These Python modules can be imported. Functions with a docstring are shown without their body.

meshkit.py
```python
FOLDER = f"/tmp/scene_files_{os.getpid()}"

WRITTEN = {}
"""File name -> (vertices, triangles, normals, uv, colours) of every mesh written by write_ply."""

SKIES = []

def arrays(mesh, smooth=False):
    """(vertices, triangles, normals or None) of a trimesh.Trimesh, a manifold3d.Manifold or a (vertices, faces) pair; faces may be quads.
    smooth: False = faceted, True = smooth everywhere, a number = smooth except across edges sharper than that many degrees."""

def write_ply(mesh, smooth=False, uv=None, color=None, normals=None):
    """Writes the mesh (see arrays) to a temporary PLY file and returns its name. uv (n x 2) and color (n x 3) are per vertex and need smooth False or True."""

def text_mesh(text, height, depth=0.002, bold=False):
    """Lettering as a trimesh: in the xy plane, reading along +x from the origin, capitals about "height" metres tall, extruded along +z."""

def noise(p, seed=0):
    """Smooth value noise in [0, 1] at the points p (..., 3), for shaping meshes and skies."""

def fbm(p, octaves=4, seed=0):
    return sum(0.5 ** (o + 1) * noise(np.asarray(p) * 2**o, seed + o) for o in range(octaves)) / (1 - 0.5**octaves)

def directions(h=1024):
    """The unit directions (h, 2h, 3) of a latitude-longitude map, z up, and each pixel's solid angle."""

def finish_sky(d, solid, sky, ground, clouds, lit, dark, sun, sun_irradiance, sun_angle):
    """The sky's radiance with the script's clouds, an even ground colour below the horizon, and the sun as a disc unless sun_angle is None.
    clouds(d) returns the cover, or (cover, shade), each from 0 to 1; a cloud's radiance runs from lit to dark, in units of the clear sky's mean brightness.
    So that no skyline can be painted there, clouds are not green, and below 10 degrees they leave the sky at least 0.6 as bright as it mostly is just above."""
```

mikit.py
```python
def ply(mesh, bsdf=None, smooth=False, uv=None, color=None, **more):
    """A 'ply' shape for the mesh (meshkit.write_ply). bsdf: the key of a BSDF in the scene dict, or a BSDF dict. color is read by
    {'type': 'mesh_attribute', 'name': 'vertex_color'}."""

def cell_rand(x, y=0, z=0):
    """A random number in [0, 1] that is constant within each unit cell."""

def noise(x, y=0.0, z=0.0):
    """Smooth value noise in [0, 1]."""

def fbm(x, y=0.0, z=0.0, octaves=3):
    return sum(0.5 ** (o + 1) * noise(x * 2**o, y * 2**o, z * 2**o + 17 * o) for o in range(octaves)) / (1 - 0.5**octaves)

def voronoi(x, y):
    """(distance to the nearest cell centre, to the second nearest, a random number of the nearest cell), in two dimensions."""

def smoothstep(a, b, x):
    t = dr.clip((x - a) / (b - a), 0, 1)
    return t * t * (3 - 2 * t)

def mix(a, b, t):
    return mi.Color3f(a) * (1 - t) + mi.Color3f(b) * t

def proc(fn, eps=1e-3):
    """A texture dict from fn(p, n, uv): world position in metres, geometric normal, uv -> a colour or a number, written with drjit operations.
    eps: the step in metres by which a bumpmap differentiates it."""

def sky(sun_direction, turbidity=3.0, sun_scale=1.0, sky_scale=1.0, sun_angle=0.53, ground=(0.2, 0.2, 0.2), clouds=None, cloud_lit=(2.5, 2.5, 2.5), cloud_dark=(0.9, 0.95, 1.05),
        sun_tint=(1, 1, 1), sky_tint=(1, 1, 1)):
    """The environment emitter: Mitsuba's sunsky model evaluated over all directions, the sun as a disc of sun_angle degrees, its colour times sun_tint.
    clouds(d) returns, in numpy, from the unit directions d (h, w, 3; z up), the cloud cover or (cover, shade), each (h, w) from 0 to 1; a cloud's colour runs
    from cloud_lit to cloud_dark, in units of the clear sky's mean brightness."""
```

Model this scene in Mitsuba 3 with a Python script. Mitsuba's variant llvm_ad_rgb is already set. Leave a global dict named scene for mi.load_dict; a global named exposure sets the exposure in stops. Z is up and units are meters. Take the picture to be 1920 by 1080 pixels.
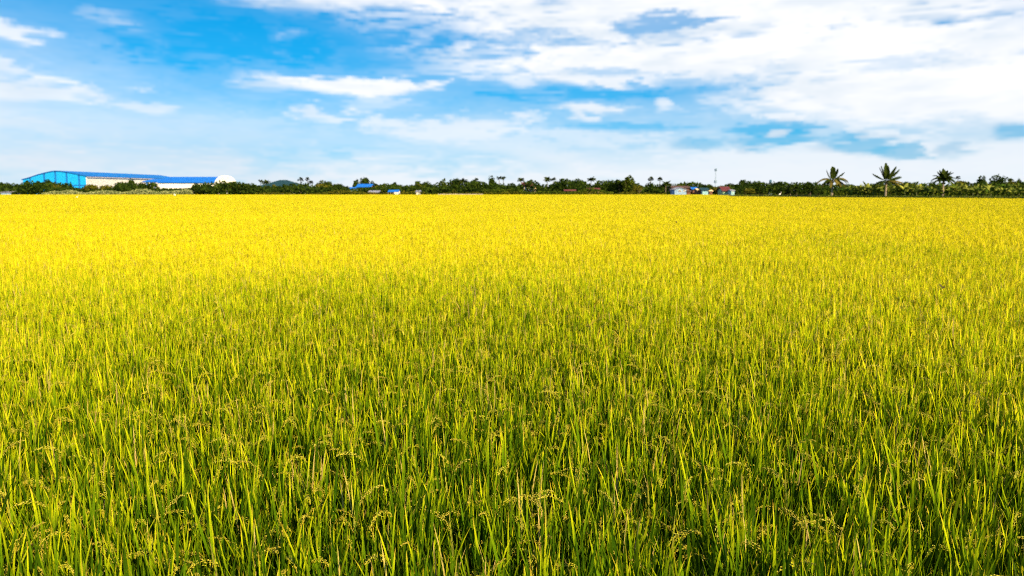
import math, os
import numpy as np, trimesh, drjit as dr, mitsuba as mi, mikit, meshkit
from mikit import proc, noise, fbm, smoothstep, mix
T = mi.ScalarTransform4f
QUICK = os.environ.get('SCENE_QUICK', '')

# ------------------------------------------------------------------ camera, sky, exposure
CAM_Z, FPX, PITCH = 2.1, 1500.0, math.atan(183 / 1500.0)
FOV = 2 * math.degrees(math.atan(960 / FPX))
scene, labels = {}, {}
scene['camera'] = {'type': 'thinlens', 'fov': FOV, 'fov_axis': 'x', 'near_clip': 0.05, 'far_clip': 20000.0,
                   'aperture_radius': 0.0034, 'focus_distance': 3.6,
                   'to_world': T().look_at(origin=[0, 0, CAM_Z], target=[0, math.cos(PITCH), CAM_Z - math.sin(PITCH)], up=[0, 0, 1])}
exposure = 2.15
SUN = (0.44, -0.73, 0.48)

def ae(px, py):
    """direction (azimuth from +y to the right, elevation; degrees) that the photograph shows at this pixel"""
    x, y = (px - 960) / FPX, (540 - py) / FPX
    fy, fz = math.cos(PITCH) + y * math.sin(PITCH), -math.sin(PITCH) + y * math.cos(PITCH)
    return math.degrees(math.atan2(x, fy)), math.degrees(math.atan2(fz, math.hypot(x, fy)))

# cloud banks and gaps: (left px, right px, top px, bottom px, strength, softness) -> stored as directions
BANKS = [  # white cloud
    (520, 2300, -160, 95, 1.0, .55), (700, 2400, 40, 150, 1.0, .5), (1290, 2500, 90, 240, 1.0, .5), (1020, 2500, 255, 345, .85, .8),
    (380, 900, -90, 22, .95, .5), (480, 830, 138, 172, .95, .5), (1010, 1260, 132, 165, .95, .5), (455, 600, 140, 166, .6, .7),
    (-60, 60, 30, 75, .8, .7), (-200, 260, 138, 182, .8, .7), (-60, 60, 108, 140, .7, .7), (175, 300, 25, 60, .35, .9), (110, 230, 170, 195, .5, .9), (220, 320, 192, 210, .65, .8),
    (485, 565, 57, 76, .55, .8), (530, 660, 205, 232, .7, .8), (690, 1000, 212, 262, .75, .8), (650, 740, 172, 190, .45, .9), (650, 770, 183, 205, .35, .9),
    (1070, 1190, 188, 212, .9, .7), (1085, 1140, 200, 234, .75, .8), (1230, 1262, 189, 208, .75, .9), (920, 1010, 135, 160, .7, .8), (940, 1330, 240, 285, .55, .9), 
    (820, 1080, 255, 300, .5, .9), (-300, 420, 262, 330, .45, 1.0), (-300, 700, 210, 260, .3, 1.0)]
PUFFS = [(1426, 1470, 242, 257, .9, .5), (1395, 1535, 212, 229, .9, .6), (1595, 1695, 240, 262, .85, .6), (1560, 1600, 236, 250, .8, .6)]   # white puffs before the gaps
GAPS = [   # blue showing through
    (250, 640, 25, 128, .8, .6), (560, 800, 100, 130, .5, .7),
    (1175, 1330, 22, 62, .72, .7), (1010, 1070, -8, 16, .5, .9), (770, 850, 48, 90, .25, .9), (1372, 1522, 229, 254, .80, .45), (1402, 1512, 244, 272, .70, .5), (1428, 1492, 262, 290, .5, .6), (1538, 1605, 248, 270, .6, .5), (1570, 1665, 258, 284, .65, .5), (1640, 1728, 272, 299, .6, .5), (1850, 1970, 229, 262, .62, .45),
    (1270, 1400, 258, 284, .5, .8), (1030, 1310, 230, 247, .55, .6), (1590, 1780, 104, 132, .3, .8), (1070, 1220, 126, 142, .45, .8), (1230, 1330, 138, 160, .5, .8), (940, 1320, 160, 188, .75, .6),
    (1745, 1830, 262, 292, .3, .9), (1160, 1220, 268, 284, .3, .9), (1420, 1500, 118, 136, .2, .9), (1840, 1960, 0, 60, .18, 1.0), (605, 690, 286, 300, .22, .9), (460, 640, 30, 50, .2, 1.0)]

def blob_list(rows):
    out = []
    for x0, x1, y0, y1, s, soft in rows:
        a, e = ae((x0 + x1) / 2, (y0 + y1) / 2)
        out.append((a, e, abs(ae(x1, (y0 + y1) / 2)[0] - ae(x0, (y0 + y1) / 2)[0]) / 2, abs(ae((x0 + x1) / 2, y0)[1] - ae((x0 + x1) / 2, y1)[1]) / 2, s, soft))
    return out

def np_smooth(a, b, x):
    t = np.clip((x - a) / (b - a), 0, 1)
    return t * t * (3 - 2 * t)

def clouds(d):
    a = np.degrees(np.arctan2(d[..., 0], d[..., 1]))
    e = np.degrees(np.arcsin(np.clip(d[..., 2], -1, 1)))
    q = np.stack([a * 0.16, e * 0.75, a * 0], -1)
    w1, w2 = meshkit.fbm(q, 4, 3) - .5, meshkit.fbm(q + 7.3, 4, 9) - .5
    fine = meshkit.fbm(np.stack([a * 0.55 + w1 * 3, e * 2.2 + w2 * 2 - a * .12, a * 0], -1), 4, 21) - .5
    wisp = meshkit.fbm(np.stack([a * 0.9 + w1 * 4 + e * .5, e * 4.6 + w2 * 5 + a * .10, a * 0 + 3], -1), 4, 33) - .5
    cover = np.zeros_like(a)
    aw, ew = a + w1 * 6.0 + fine * 1.6 + wisp * 1.0, e + w2 * 1.5 + fine * .6 + wisp * .3
    for ca, ce, ra, re, s, soft in blob_list(BANKS):
        k = min(1, .40 + re * .35)
        u, v = (a + (aw - a) * k - ca) / ra, (e + (ew - e) * k - ce) / re
        v = v + .45 * np.sin(u * 2.2 + ca) * (re < 1.2)
        r = np.sqrt(np.abs(u) ** 2.2 + np.abs(v) ** 2.0)
        cover = np.maximum(cover, s * np_smooth(1 + soft * .55, 1 - soft * .75, r + (fine * 1.3 + wisp * 1.5) * soft * (1.25 if re < 1 else .75)))
    # thin haze towards the horizon, a little denser left
    veil = .96 * np.exp(-(np.maximum(e, 0) / 4.9) ** 1.4) + .34 * np.exp(-((a + 36) / 10) ** 2) * np.exp(-((e - 6) / 4.5) ** 2)
    veil = np.clip(veil * (1 + 1.0 * w2 + .5 * fine + .5 * wisp), 0, .97)
    cover = 1 - (1 - cover) * (1 - veil)
    for ca, ce, ra, re, s, soft in blob_list(GAPS):
        k = min(1, .35 + re * .35)
        u, v = (a + (aw - a) * k * .7 - ca) / ra, (e + (ew - e) * k - ce) / re
        r = np.sqrt(u * u + v * v)
        cover = cover * (1 - s * (.8 if ce < 5.5 and ca > 12 else 1) * np_smooth(1 + soft * .6, 1 - soft * .9, r + (fine * 1.5 + wisp * 2.0) * (soft + .25)))
    for ca, ce, ra, re, s, soft in blob_list(PUFFS):
        u, v = (a + (aw - a) * .5 - ca) / ra, (e + (ew - e) * .5 - ce) / re
        cover = np.maximum(cover, s * np_smooth(1 + soft * .6, 1 - soft * .9, np.sqrt(u * u + v * v) + (fine * 1.8 + wisp * 2.2) * (soft + .2)))
    # beyond the frame the same kind of broken cloud goes on
    h = np.maximum(d[..., 2], .06)
    p = np.stack([d[..., 0] / h * .55, d[..., 1] / h * .9, a * 0], -1)
    far = .5 * np_smooth(.42, .66, meshkit.fbm(p, 5, 5))
    out = np.maximum(np_smooth(36, 52, np.abs(a)), np_smooth(14.5, 22, e))
    far = 1 - (1 - far) * (1 - .9 * np.exp(-(np.maximum(e, 0) / 4.6) ** 1.35))
    cover = cover * (1 - out) + far * out
    low_shade = np.zeros_like(a)
    for ca, ce, ra, re, s, soft in blob_list(GAPS):
        if ce < 5.5 and ca > 12:
            low_shade = np.maximum(low_shade, np_smooth(1.7, .5, np.sqrt(((aw - ca) / ra) ** 2 + ((e + (ew - e) * .5 - ce) / re) ** 2) + wisp * .8))
    shade = np.clip(.22 + 1.1 * w1 + .8 * fine, 0, .55) * np_smooth(3, 7, e) + (.42 + .30 * np_smooth(-8, -20, a)) * np_smooth(7, 2, e) * (1 + .5 * w2)
    return np.clip(cover, 0, 1), np.maximum(shade, low_shade * .95)

scene['sky'] = mikit.sky(SUN, turbidity=3, sun_scale=1.35, sky_tint=(0.0, 0.63, 1.12), sun_tint=(1.0, .97, .80), clouds=clouds,
                         cloud_lit=(4.3, 4.3, 4.35), cloud_dark=(2.7, 3.2, 3.7), ground=(.3, .25, .05))

# ------------------------------------------------------------------ helpers
rng = np.random.default_rng(7)
taken = {}

def numbered(key):
    n = taken.get(key, -1) + 1
    taken[key] = n
    return key if n == 0 else f'{key}_{n:03d}'

def obj(name, mesh, bsdf, parent=None, smooth=False, uv=None, label=None, kind=None):
    key = numbered(f'{parent}__{name}' if parent else name)
    scene[key] = mikit.ply(mesh, bsdf, smooth=smooth, uv=uv)
    if label or kind:
        labels[key] = {k: v for k, v in (('label', label), ('kind', kind)) if v}
    return key

def thing(name, label, cat, group=None, kind=None):
    key = numbered(name)
    labels[key] = {'label': label, 'category': cat}
    if group: labels[key]['group'] = group
    if kind: labels[key]['kind'] = kind
    return key

def at(px, py, Y):
    """the point at distance Y (metres along y) that the photograph shows at this pixel"""
    x, y = (px - 960) / FPX, (540 - py) / FPX
    fy, fz = math.cos(PITCH) + y * math.sin(PITCH), -math.sin(PITCH) + y * math.cos(PITCH)
    return np.array([x / fy * Y, Y, CAM_Z + fz / fy * Y])

def Xat(px, Y): return at(px, 357, Y)[0]
def Zat(py, Y): return at(960, py, Y)[2]

class MB:
    def __init__(s): s.v, s.f, s.uv, s.n = [], [], [], 0
    def add(s, v, f, uv=None):
        v, f = np.asarray(v, float), np.asarray(f, int)
        if f.shape[1] == 4: f = np.vstack([f[:, [0, 1, 2]], f[:, [0, 2, 3]]])
        s.v.append(v); s.f.append(f + s.n); s.n += len(v)
        s.uv.append(np.zeros((len(v), 2)) if uv is None else np.asarray(uv, float))
        return s
    def mesh(s): return np.vstack(s.v), np.vstack(s.f)
    def uvs(s): return np.vstack(s.uv)
    def box(s, c, size, rz=0.0):
        x, y, z = np.array(size) / 2
        v = np.array([[a * x, b * y, g * z] for a in (-1, 1) for b in (-1, 1) for g in (-1, 1)])
        ca, sa = math.cos(rz), math.sin(rz)
        v = v @ np.array([[ca, sa, 0], [-sa, ca, 0], [0, 0, 1]]) + np.array(c)
        return s.add(v, [[0, 1, 3, 2], [4, 6, 7, 5], [0, 4, 5, 1], [2, 3, 7, 6], [0, 2, 6, 4], [1, 5, 7, 3]])
    def prism(s, prof, y0, y1, axis='y'):
        """profile (n,2) in (x,z), counter-clockwise seen from -y, extruded y0..y1; axis='x': profile in (y,z) extruded along x"""
        prof = np.asarray(prof, float); n = len(prof)
        import shapely
        tri = np.array([np.asarray(t.exterior.coords)[:3] for t in shapely.constrained_delaunay_triangles(shapely.Polygon(prof)).geoms]) if hasattr(shapely, 'constrained_delaunay_triangles') else None
        if tri is None: vv, ff = trimesh.creation.triangulate_polygon(shapely.Polygon(prof), engine='earcut')
        else: vv, ff = tri.reshape(-1, 2), np.arange(len(tri) * 3).reshape(-1, 3)
        def P(xz, y):
            o = np.empty((len(xz), 3))
            if axis == 'y': o[:, 0], o[:, 1], o[:, 2] = xz[:, 0], y, xz[:, 1]
            else: o[:, 0], o[:, 1], o[:, 2] = y, xz[:, 0], xz[:, 1]
            return o
        s.add(P(vv, y0), ff); s.add(P(vv, y1), ff[:, ::-1])
        i = np.arange(n); j = (i + 1) % n
        return s.add(np.vstack([P(prof, y0), P(prof, y1)]), np.stack([i, j, j + n, i + n], 1))
    def tube(s, pts, rad, k=6):
        pts = np.asarray(pts, float); rad = np.broadcast_to(rad, (len(pts),)); n = len(pts)
        t = np.gradient(pts, axis=0); t /= np.linalg.norm(t, axis=1, keepdims=True) + 1e-9
        a = np.cross(t, np.where(np.abs(t[:, 2:]) < .9, [0, 0, 1.], [1., 0, 0])); a /= np.linalg.norm(a, axis=1, keepdims=True) + 1e-9
        b = np.cross(t, a); ang = np.arange(k) * 2 * np.pi / k
        v = pts[:, None] + rad[:, None, None] * (np.cos(ang)[None, :, None] * a[:, None] + np.sin(ang)[None, :, None] * b[:, None])
        i, j = np.meshgrid(np.arange(n - 1), np.arange(k), indexing='ij')
        q = np.stack([i * k + j, i * k + (j + 1) % k, (i + 1) * k + (j + 1) % k, (i + 1) * k + j], -1).reshape(-1, 4)
        return s.add(v.reshape(-1, 3), q)
    def ball(s, c, r, sub=1):
        m = trimesh.creation.icosphere(sub, 1.0)
        return s.add(np.array(m.vertices) * r + np.array(c), np.array(m.faces))

# ------------------------------------------------------------------ materials
def mat(name, col, rough=.7, var=.12, scale=1.0, spec=.3, metallic=0.0):
    c = np.array(col, float)
    def fn(p, n, uv):
        return mi.Color3f(*[float(x) for x in c]) * (1 - var + 2 * var * fbm(p.x * scale, p.y * scale, p.z * scale * 1.7))
    scene[name] = {'type': 'twosided', 'bsdf': {'type': 'principled', 'base_color': proc(fn), 'roughness': rough, 'specular': spec, 'metallic': metallic}}

def leafmat(name, dark, light, scale, trans=.35, rough=.55):
    dark, light = [list(map(float, c)) for c in (dark, light)]
    def fn(p, n, uv):
        t = smoothstep(.25, .8, .55 * fbm(p.x * scale, p.y * scale, p.z * scale) + .45 * uv.x)
        return mix(dark, light, t)
    scene[name] = {'type': 'principledthin', 'base_color': proc(fn), 'roughness': rough, 'diff_trans': trans, 'spec_trans': 0.0, 'eta': 1.35}

def rice_color(p, n, uv):
    ear = uv.x > .5
    r = dr.select(ear, uv.x * 2 - 1, uv.x * 2)
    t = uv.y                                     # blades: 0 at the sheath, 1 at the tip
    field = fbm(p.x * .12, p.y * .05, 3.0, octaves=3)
    ripe = smoothstep(0.0, 1.0, .165 + .9 * (field - .5) + .42 * (r - .5) + .80 * (t - .36) + .66 * smoothstep(2.5, 25.0, p.y))  # ripening; the steep rise along t also darkens blade feet like shade
    green = mix((.013, .045, .002), (.125, .235, .004), r)  # greens deepened to paint shade into the gaps low in the crop
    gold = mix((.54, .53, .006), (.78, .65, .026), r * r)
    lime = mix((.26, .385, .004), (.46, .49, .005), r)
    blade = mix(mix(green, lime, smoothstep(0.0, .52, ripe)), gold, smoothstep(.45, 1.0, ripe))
    dry = smoothstep(.80, 1.0, t) * smoothstep(.55, .75, r)
    blade = mix(blade, (.50, .27, .045), dry * .8)
    straw = smoothstep(.965, .98, r)
    blade = mix(blade, (.48, .37, .12), straw)
    grain = mix((.29, .22, .012), (.50, .44, .022), r)
    grain = mix(grain, (.40, .42, .03), smoothstep(.4, .9, uv.y) * .7)
    return dr.select(ear, grain, blade)
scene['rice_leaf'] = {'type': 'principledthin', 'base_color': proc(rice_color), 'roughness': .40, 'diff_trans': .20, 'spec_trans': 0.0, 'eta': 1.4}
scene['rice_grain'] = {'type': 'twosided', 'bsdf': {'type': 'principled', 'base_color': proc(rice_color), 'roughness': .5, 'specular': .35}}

def mud(p, n, uv): return mix((.022, .018, .008), (.05, .042, .018), fbm(p.x * 2, p.y * 2))
scene['mud'] = {'type': 'diffuse', 'reflectance': proc(mud)}
leafmat('foliage_dark', (.008, .022, .005), (.052, .085, .010), .8)
leafmat('foliage_mid', (.014, .036, .005), (.105, .14, .012), .8)
leafmat('foliage_olive', (.030, .045, .006), (.20, .19, .02), .8)
leafmat('foliage_pale', (.12, .17, .06), (.50, .52, .24), 1.2)
leafmat('palm_leaf', (.007, .019, .005), (.060, .085, .012), .6)
leafmat('palm_leaf_dry', (.05, .05, .012), (.26, .21, .05), .6)
leafmat('banana_leaf', (.05, .105, .012), (.36, .38, .07), .7)
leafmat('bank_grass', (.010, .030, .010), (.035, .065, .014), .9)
leafmat('bank_grass_lit', (.10, .16, .02), (.30, .34, .05), .9)  # lighter copy of the bank grass, sunlight painted into its colour
mat('bark', (.16, .125, .09), .85, .35, 4)
mat('banana_stem', (.11, .13, .045), .7, .35, 5)
mat('palm_bark', (.27, .225, .17), .85, .25, 5)
mat('hall_blue', (.008, .36, .86), .45, .06, .05, .4)
mat('hall_blue_post', (.008, .15, .50), .5, .05, .3, .4)
mat('roof_blue', (.004, .13, .50), .45, .10, .15, .4)
mat('white_panel', (.80, .78, .76), .6, .05, .2)
mat('lilac_panel', (.60, .57, .62), .6, .06, .2)
mat('dark_opening', (.02, .02, .022), .6, .1, 1)
mat('roof_teal', (.012, .045, .058), .6, .15, .3)
mat('roof_red', (.13, .032, .034), .7, .2, .5)
mat('roof_brown', (.085, .048, .040), .75, .2, .5)
mat('roof_tin', (.24, .25, .33), .5, .15, .4)
mat('roof_bright_blue', (.006, .14, .62), .45, .10, .4, .4)
mat('wall_white', (.78, .74, .68), .75, .08, .6)
mat('wall_bluish', (.26, .40, .60), .75, .08, .6)
mat('wall_cyan', (.30, .52, .58), .75, .08, .6)
mat('wall_mint', (.35, .55, .33), .75, .08, .6)
mat('wall_brown', (.16, .075, .05), .8, .2, 1)
mat('wall_cream', (.68, .52, .30), .8, .12, .8)
mat('concrete', (.40, .34, .33), .85, .15, 1)
mat('mast_steel', (.30, .42, .55), .5, .1, 1)
mat('tank_blue', (.08, .17, .26), .5, .1, 1)
mat('feather_white', (.82, .80, .76), .8, .04, 8)
mat('egret_bill', (.55, .33, .05), .6, .05, 8)
mat('insect_dark', (.035, .022, .010), .5, .2, 60)
mat('wood_post', (.30, .24, .17), .85, .25, 3)

# ------------------------------------------------------------------ ground
scene['ground'] = mikit.ply((np.array([[-7000, -40, 0], [7000, -40, 0], [7000, 12000, 0], [-7000, 12000, 0.]]), np.array([[0, 1, 2, 3]])), 'mud')
labels['ground'] = {'label': 'dark moist soil under the rice and the far trees', 'category': 'ground', 'kind': 'structure'}

# ------------------------------------------------------------------ the rice crop
def ribbons(base, az, th0, bend, length, width, nseg, u, v0=0.0, v1=1.0, power=1.3, twist=0.0, taper=.62):
    """curved tapering blades, all at once: (verts, faces, uv)"""
    n = len(base); nz = lambda a: np.broadcast_to(np.asarray(a, float), (n,))
    az, th0, bend, length, width, u = map(nz, (az, th0, bend, length, width, u)); twist = nz(twist)
    t = np.linspace(0, 1, nseg + 1)
    tm = (t[:-1] + t[1:]) / 2
    th = th0[:, None] + bend[:, None] * tm[None] ** power
    step = (length / nseg)[:, None]
    r = np.concatenate([np.zeros((n, 1)), np.cumsum(np.sin(th) * step, 1)], 1)
    z = np.concatenate([np.zeros((n, 1)), np.cumsum(np.cos(th) * step, 1)], 1)
    c = base[:, None, :] + np.stack([r * np.cos(az)[:, None], r * np.sin(az)[:, None], z], -1)
    w = width[:, None] * .5 * np.where(t < .25, .6 + 1.6 * t, np.maximum(1 - (t - .25) / .75, 0) ** taper)[None]
    ta = az[:, None] + twist[:, None] * t[None] + np.pi / 2
    side = np.stack([np.cos(ta), np.sin(ta), np.zeros_like(ta)], -1) * w[..., None]
    L, R = c - side, c + side
    tip = c[:, -1]
    m = nseg
    v = np.concatenate([np.stack([L[:, :-1], R[:, :-1]], 2).reshape(n, 2 * m, 3), tip[:, None]], 1)
    k = 2 * m + 1
    f = []
    for i in range(m - 1):
        a = 2 * i
        f += [[a, a + 1, a + 3], [a, a + 3, a + 2]]
    f.append([2 * m - 2, 2 * m - 1, 2 * m])
    f = np.array(f)[None] + (np.arange(n) * k)[:, None, None]
    vv = v0 + (v1 - v0) * np.concatenate([np.repeat(t[:-1], 2), [1.0]])
    uv = np.stack([np.broadcast_to(u[:, None], (n, k)), np.broadcast_to(vv[None], (n, k))], -1)
    return v.reshape(-1, 3), f.reshape(-1, 3), uv.reshape(-1, 2)

OCT_V = np.array([[1, 0, 0], [-1, 0, 0], [0, 1, 0], [0, -1, 0], [0, 0, 1], [0, 0, -1.]])
OCT_F = np.array([[0, 2, 4], [2, 1, 4], [1, 3, 4], [3, 0, 4], [2, 0, 5], [1, 2, 5], [3, 1, 5], [0, 3, 5]])

def hills(rg, centres, tillers, lod, leaves, ears):
    """rice hills standing at the given points; returns (leaf MB, ear MB)"""
    A, B = MB(), MB()
    n = len(centres) * tillers
    hc = np.repeat(centres, tillers, 0)
    vig = np.repeat(rg.normal(1, .05, len(centres)), tillers)
    ta = rg.uniform(0, 2 * np.pi, n)
    rr = .055 * np.sqrt(rg.uniform(0, 1, n))
    lean = np.clip(np.abs(rg.normal(0, .075, n)) + rr * 1.3, 0, .4)
    top = vig * rg.normal(.80, .055, n)
    foot = hc + np.stack([rr * np.cos(ta), rr * np.sin(ta), np.zeros(n)], 1)
    head = foot + np.stack([np.sin(lean) * np.cos(ta), np.sin(lean) * np.sin(ta), np.cos(lean)], 1) * top[:, None]
    u = lambda k: rg.uniform(0, .499, k)
    seg = {0: 6, 1: 4, 2: 2}[lod]
    wide = {0: 1.14, 1: 1.08, 2: 1.38}[lod]; short = {0: 1.0, 1: .88, 2: .80}[lod]
    def along(f): return foot + (head - foot) * f[:, None]
    if lod < 2:   # stems
        A.add(*ribbons(foot, ta, lean, 0.0, top, .006 * wide, 2, u(n), -.3, .1, taper=.1))
    # flag leaves: upright
    k = n if leaves >= 1 else int(n * leaves)
    sel = np.arange(k)
    A.add(*ribbons(along(rg.uniform(.86, .99, n))[sel], rg.uniform(0, 2 * np.pi, k), np.abs(rg.normal(.09, .14, k)), np.abs(rg.normal(.08, .20, k)), rg.normal(.29, .055, k).clip(.14, .45) * short, rg.normal(.0125, .002, k) * wide, seg, u(k), .25, 1.0, twist=rg.normal(0, .8, k)))
    for f0, f1, L, t0, bd in ((.66, .88, .36, .14, .22), (.38, .60, .46, .30, .55))[: max(0, int(round(leaves)) - 1)]:
        A.add(*ribbons(along(rg.uniform(f0, f1, n)), ta + rg.normal(0, .9, n), np.abs(rg.normal(t0, .10, n)), np.abs(rg.normal(bd, .35, n)), rg.normal(L, .06, n).clip(.2, .6), rg.normal(.0115, .002, n) * wide, seg, u(n), .0, .95, twist=rg.normal(0, .6, n)))
    # drooping panicles
    e = np.flatnonzero(rg.uniform(0, 1, n) < ears); m = len(e)
    if m == 0: return A, B
    eb = head[e]; ea = ta[e] + rg.normal(0, .9, m)
    eu = .5 + u(m)
    th0, bd, L = np.abs(rg.normal(.15, .12, m)), rg.normal(2.0, .45, m).clip(.6, 2.9), rg.normal(.23, .03, m)
    if lod == 0:
        B.add(*ribbons(eb, ea, th0, bd, L, .0022, 6, eu, 0, 0, power=1.1, taper=.1))
        G = 64
        t = np.linspace(.22, 1, G)
        tt = np.concatenate([[0], (t[:-1] + t[1:]) / 2, [1]])
        fine = np.linspace(0, 1, 25); tm = (fine[:-1] + fine[1:]) / 2
        th = th0[:, None] + bd[:, None] * tm[None] ** 1.1
        r = np.concatenate([np.zeros((m, 1)), np.cumsum(np.sin(th), 1)], 1) * (L / 24)[:, None]
        z = np.concatenate([np.zeros((m, 1)), np.cumsum(np.cos(th), 1)], 1) * (L / 24)[:, None]
        gi = np.clip((t * 24).round().astype(int), 0, 24)
        thg = (th0[:, None] + bd[:, None] * t[None] ** 1.1) + rg.normal(0, .28, (m, G))
        azg = ea[:, None] + rg.normal(0, .30, (m, G))
        P = eb[:, None] + np.stack([r[:, gi] * np.cos(ea)[:, None], r[:, gi] * np.sin(ea)[:, None], z[:, gi]], -1)
        P = P + rg.normal(0, 1, (m, G, 3)) * (.0022 + .0048 * np.sin(np.pi * np.clip(t, 0, 1) ** 1.2))[None, :, None] - np.array([0, 0, .006])
        ax = np.stack([np.sin(thg) * np.cos(azg), np.sin(thg) * np.sin(azg), np.cos(thg)], -1).reshape(-1, 3)
        P = P.reshape(-1, 3)
        b1 = np.cross(ax, [0.3, .2, .93]); b1 /= np.linalg.norm(b1, axis=1, keepdims=True) + 1e-9
        b2 = np.cross(ax, b1)
        s = np.array([.0027, .0027, .0056])
        V = P[:, None] + (OCT_V[None, :, :1] * s[0]) * b1[:, None] + (OCT_V[None, :, 1:2] * s[1]) * b2[:, None] + (OCT_V[None, :, 2:] * s[2]) * ax[:, None]
        gu = np.repeat((np.repeat(eu, G) + rg.normal(0, .05, m * G)).clip(.505, .999), 6)
        gv = np.repeat(rg.uniform(0, 1, m * G), 6)
        B.add(V.reshape(-1, 3), (OCT_F[None] + (np.arange(len(P)) * 6)[:, None, None]).reshape(-1, 3), np.stack([gu, gv], 1))
    else:
        for j in range(3 if lod == 1 else 2):
            B.add(*ribbons(eb, ea + rg.normal(0, .25, m), th0 + .1, bd * rg.uniform(.8, 1.15, m), L * rg.uniform(.8, 1.05, m), .016 if lod == 1 else .022, 4 if lod == 1 else 3, (eu + rg.normal(0, .03, m)).clip(.505, .999), 0, .5, power=1.1, taper=.5, twist=rg.normal(0, 1, m)))
    return A, B

def jitter_grid(rg, size, step):
    g = (np.arange(int(round(size / step))) + .5) * step - size / 2
    x, y = np.meshgrid(g, g)
    p = np.stack([x.ravel(), y.ravel(), 0 * x.ravel()], 1)
    p[:, :2] += rg.uniform(-.42, .42, (len(p), 2)) * step
    return p

groups = {}
def rice_group(name, A, B):
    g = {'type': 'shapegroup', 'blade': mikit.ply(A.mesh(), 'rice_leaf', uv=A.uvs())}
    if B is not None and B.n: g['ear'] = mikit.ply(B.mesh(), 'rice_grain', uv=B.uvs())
    scene[name] = g

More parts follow.
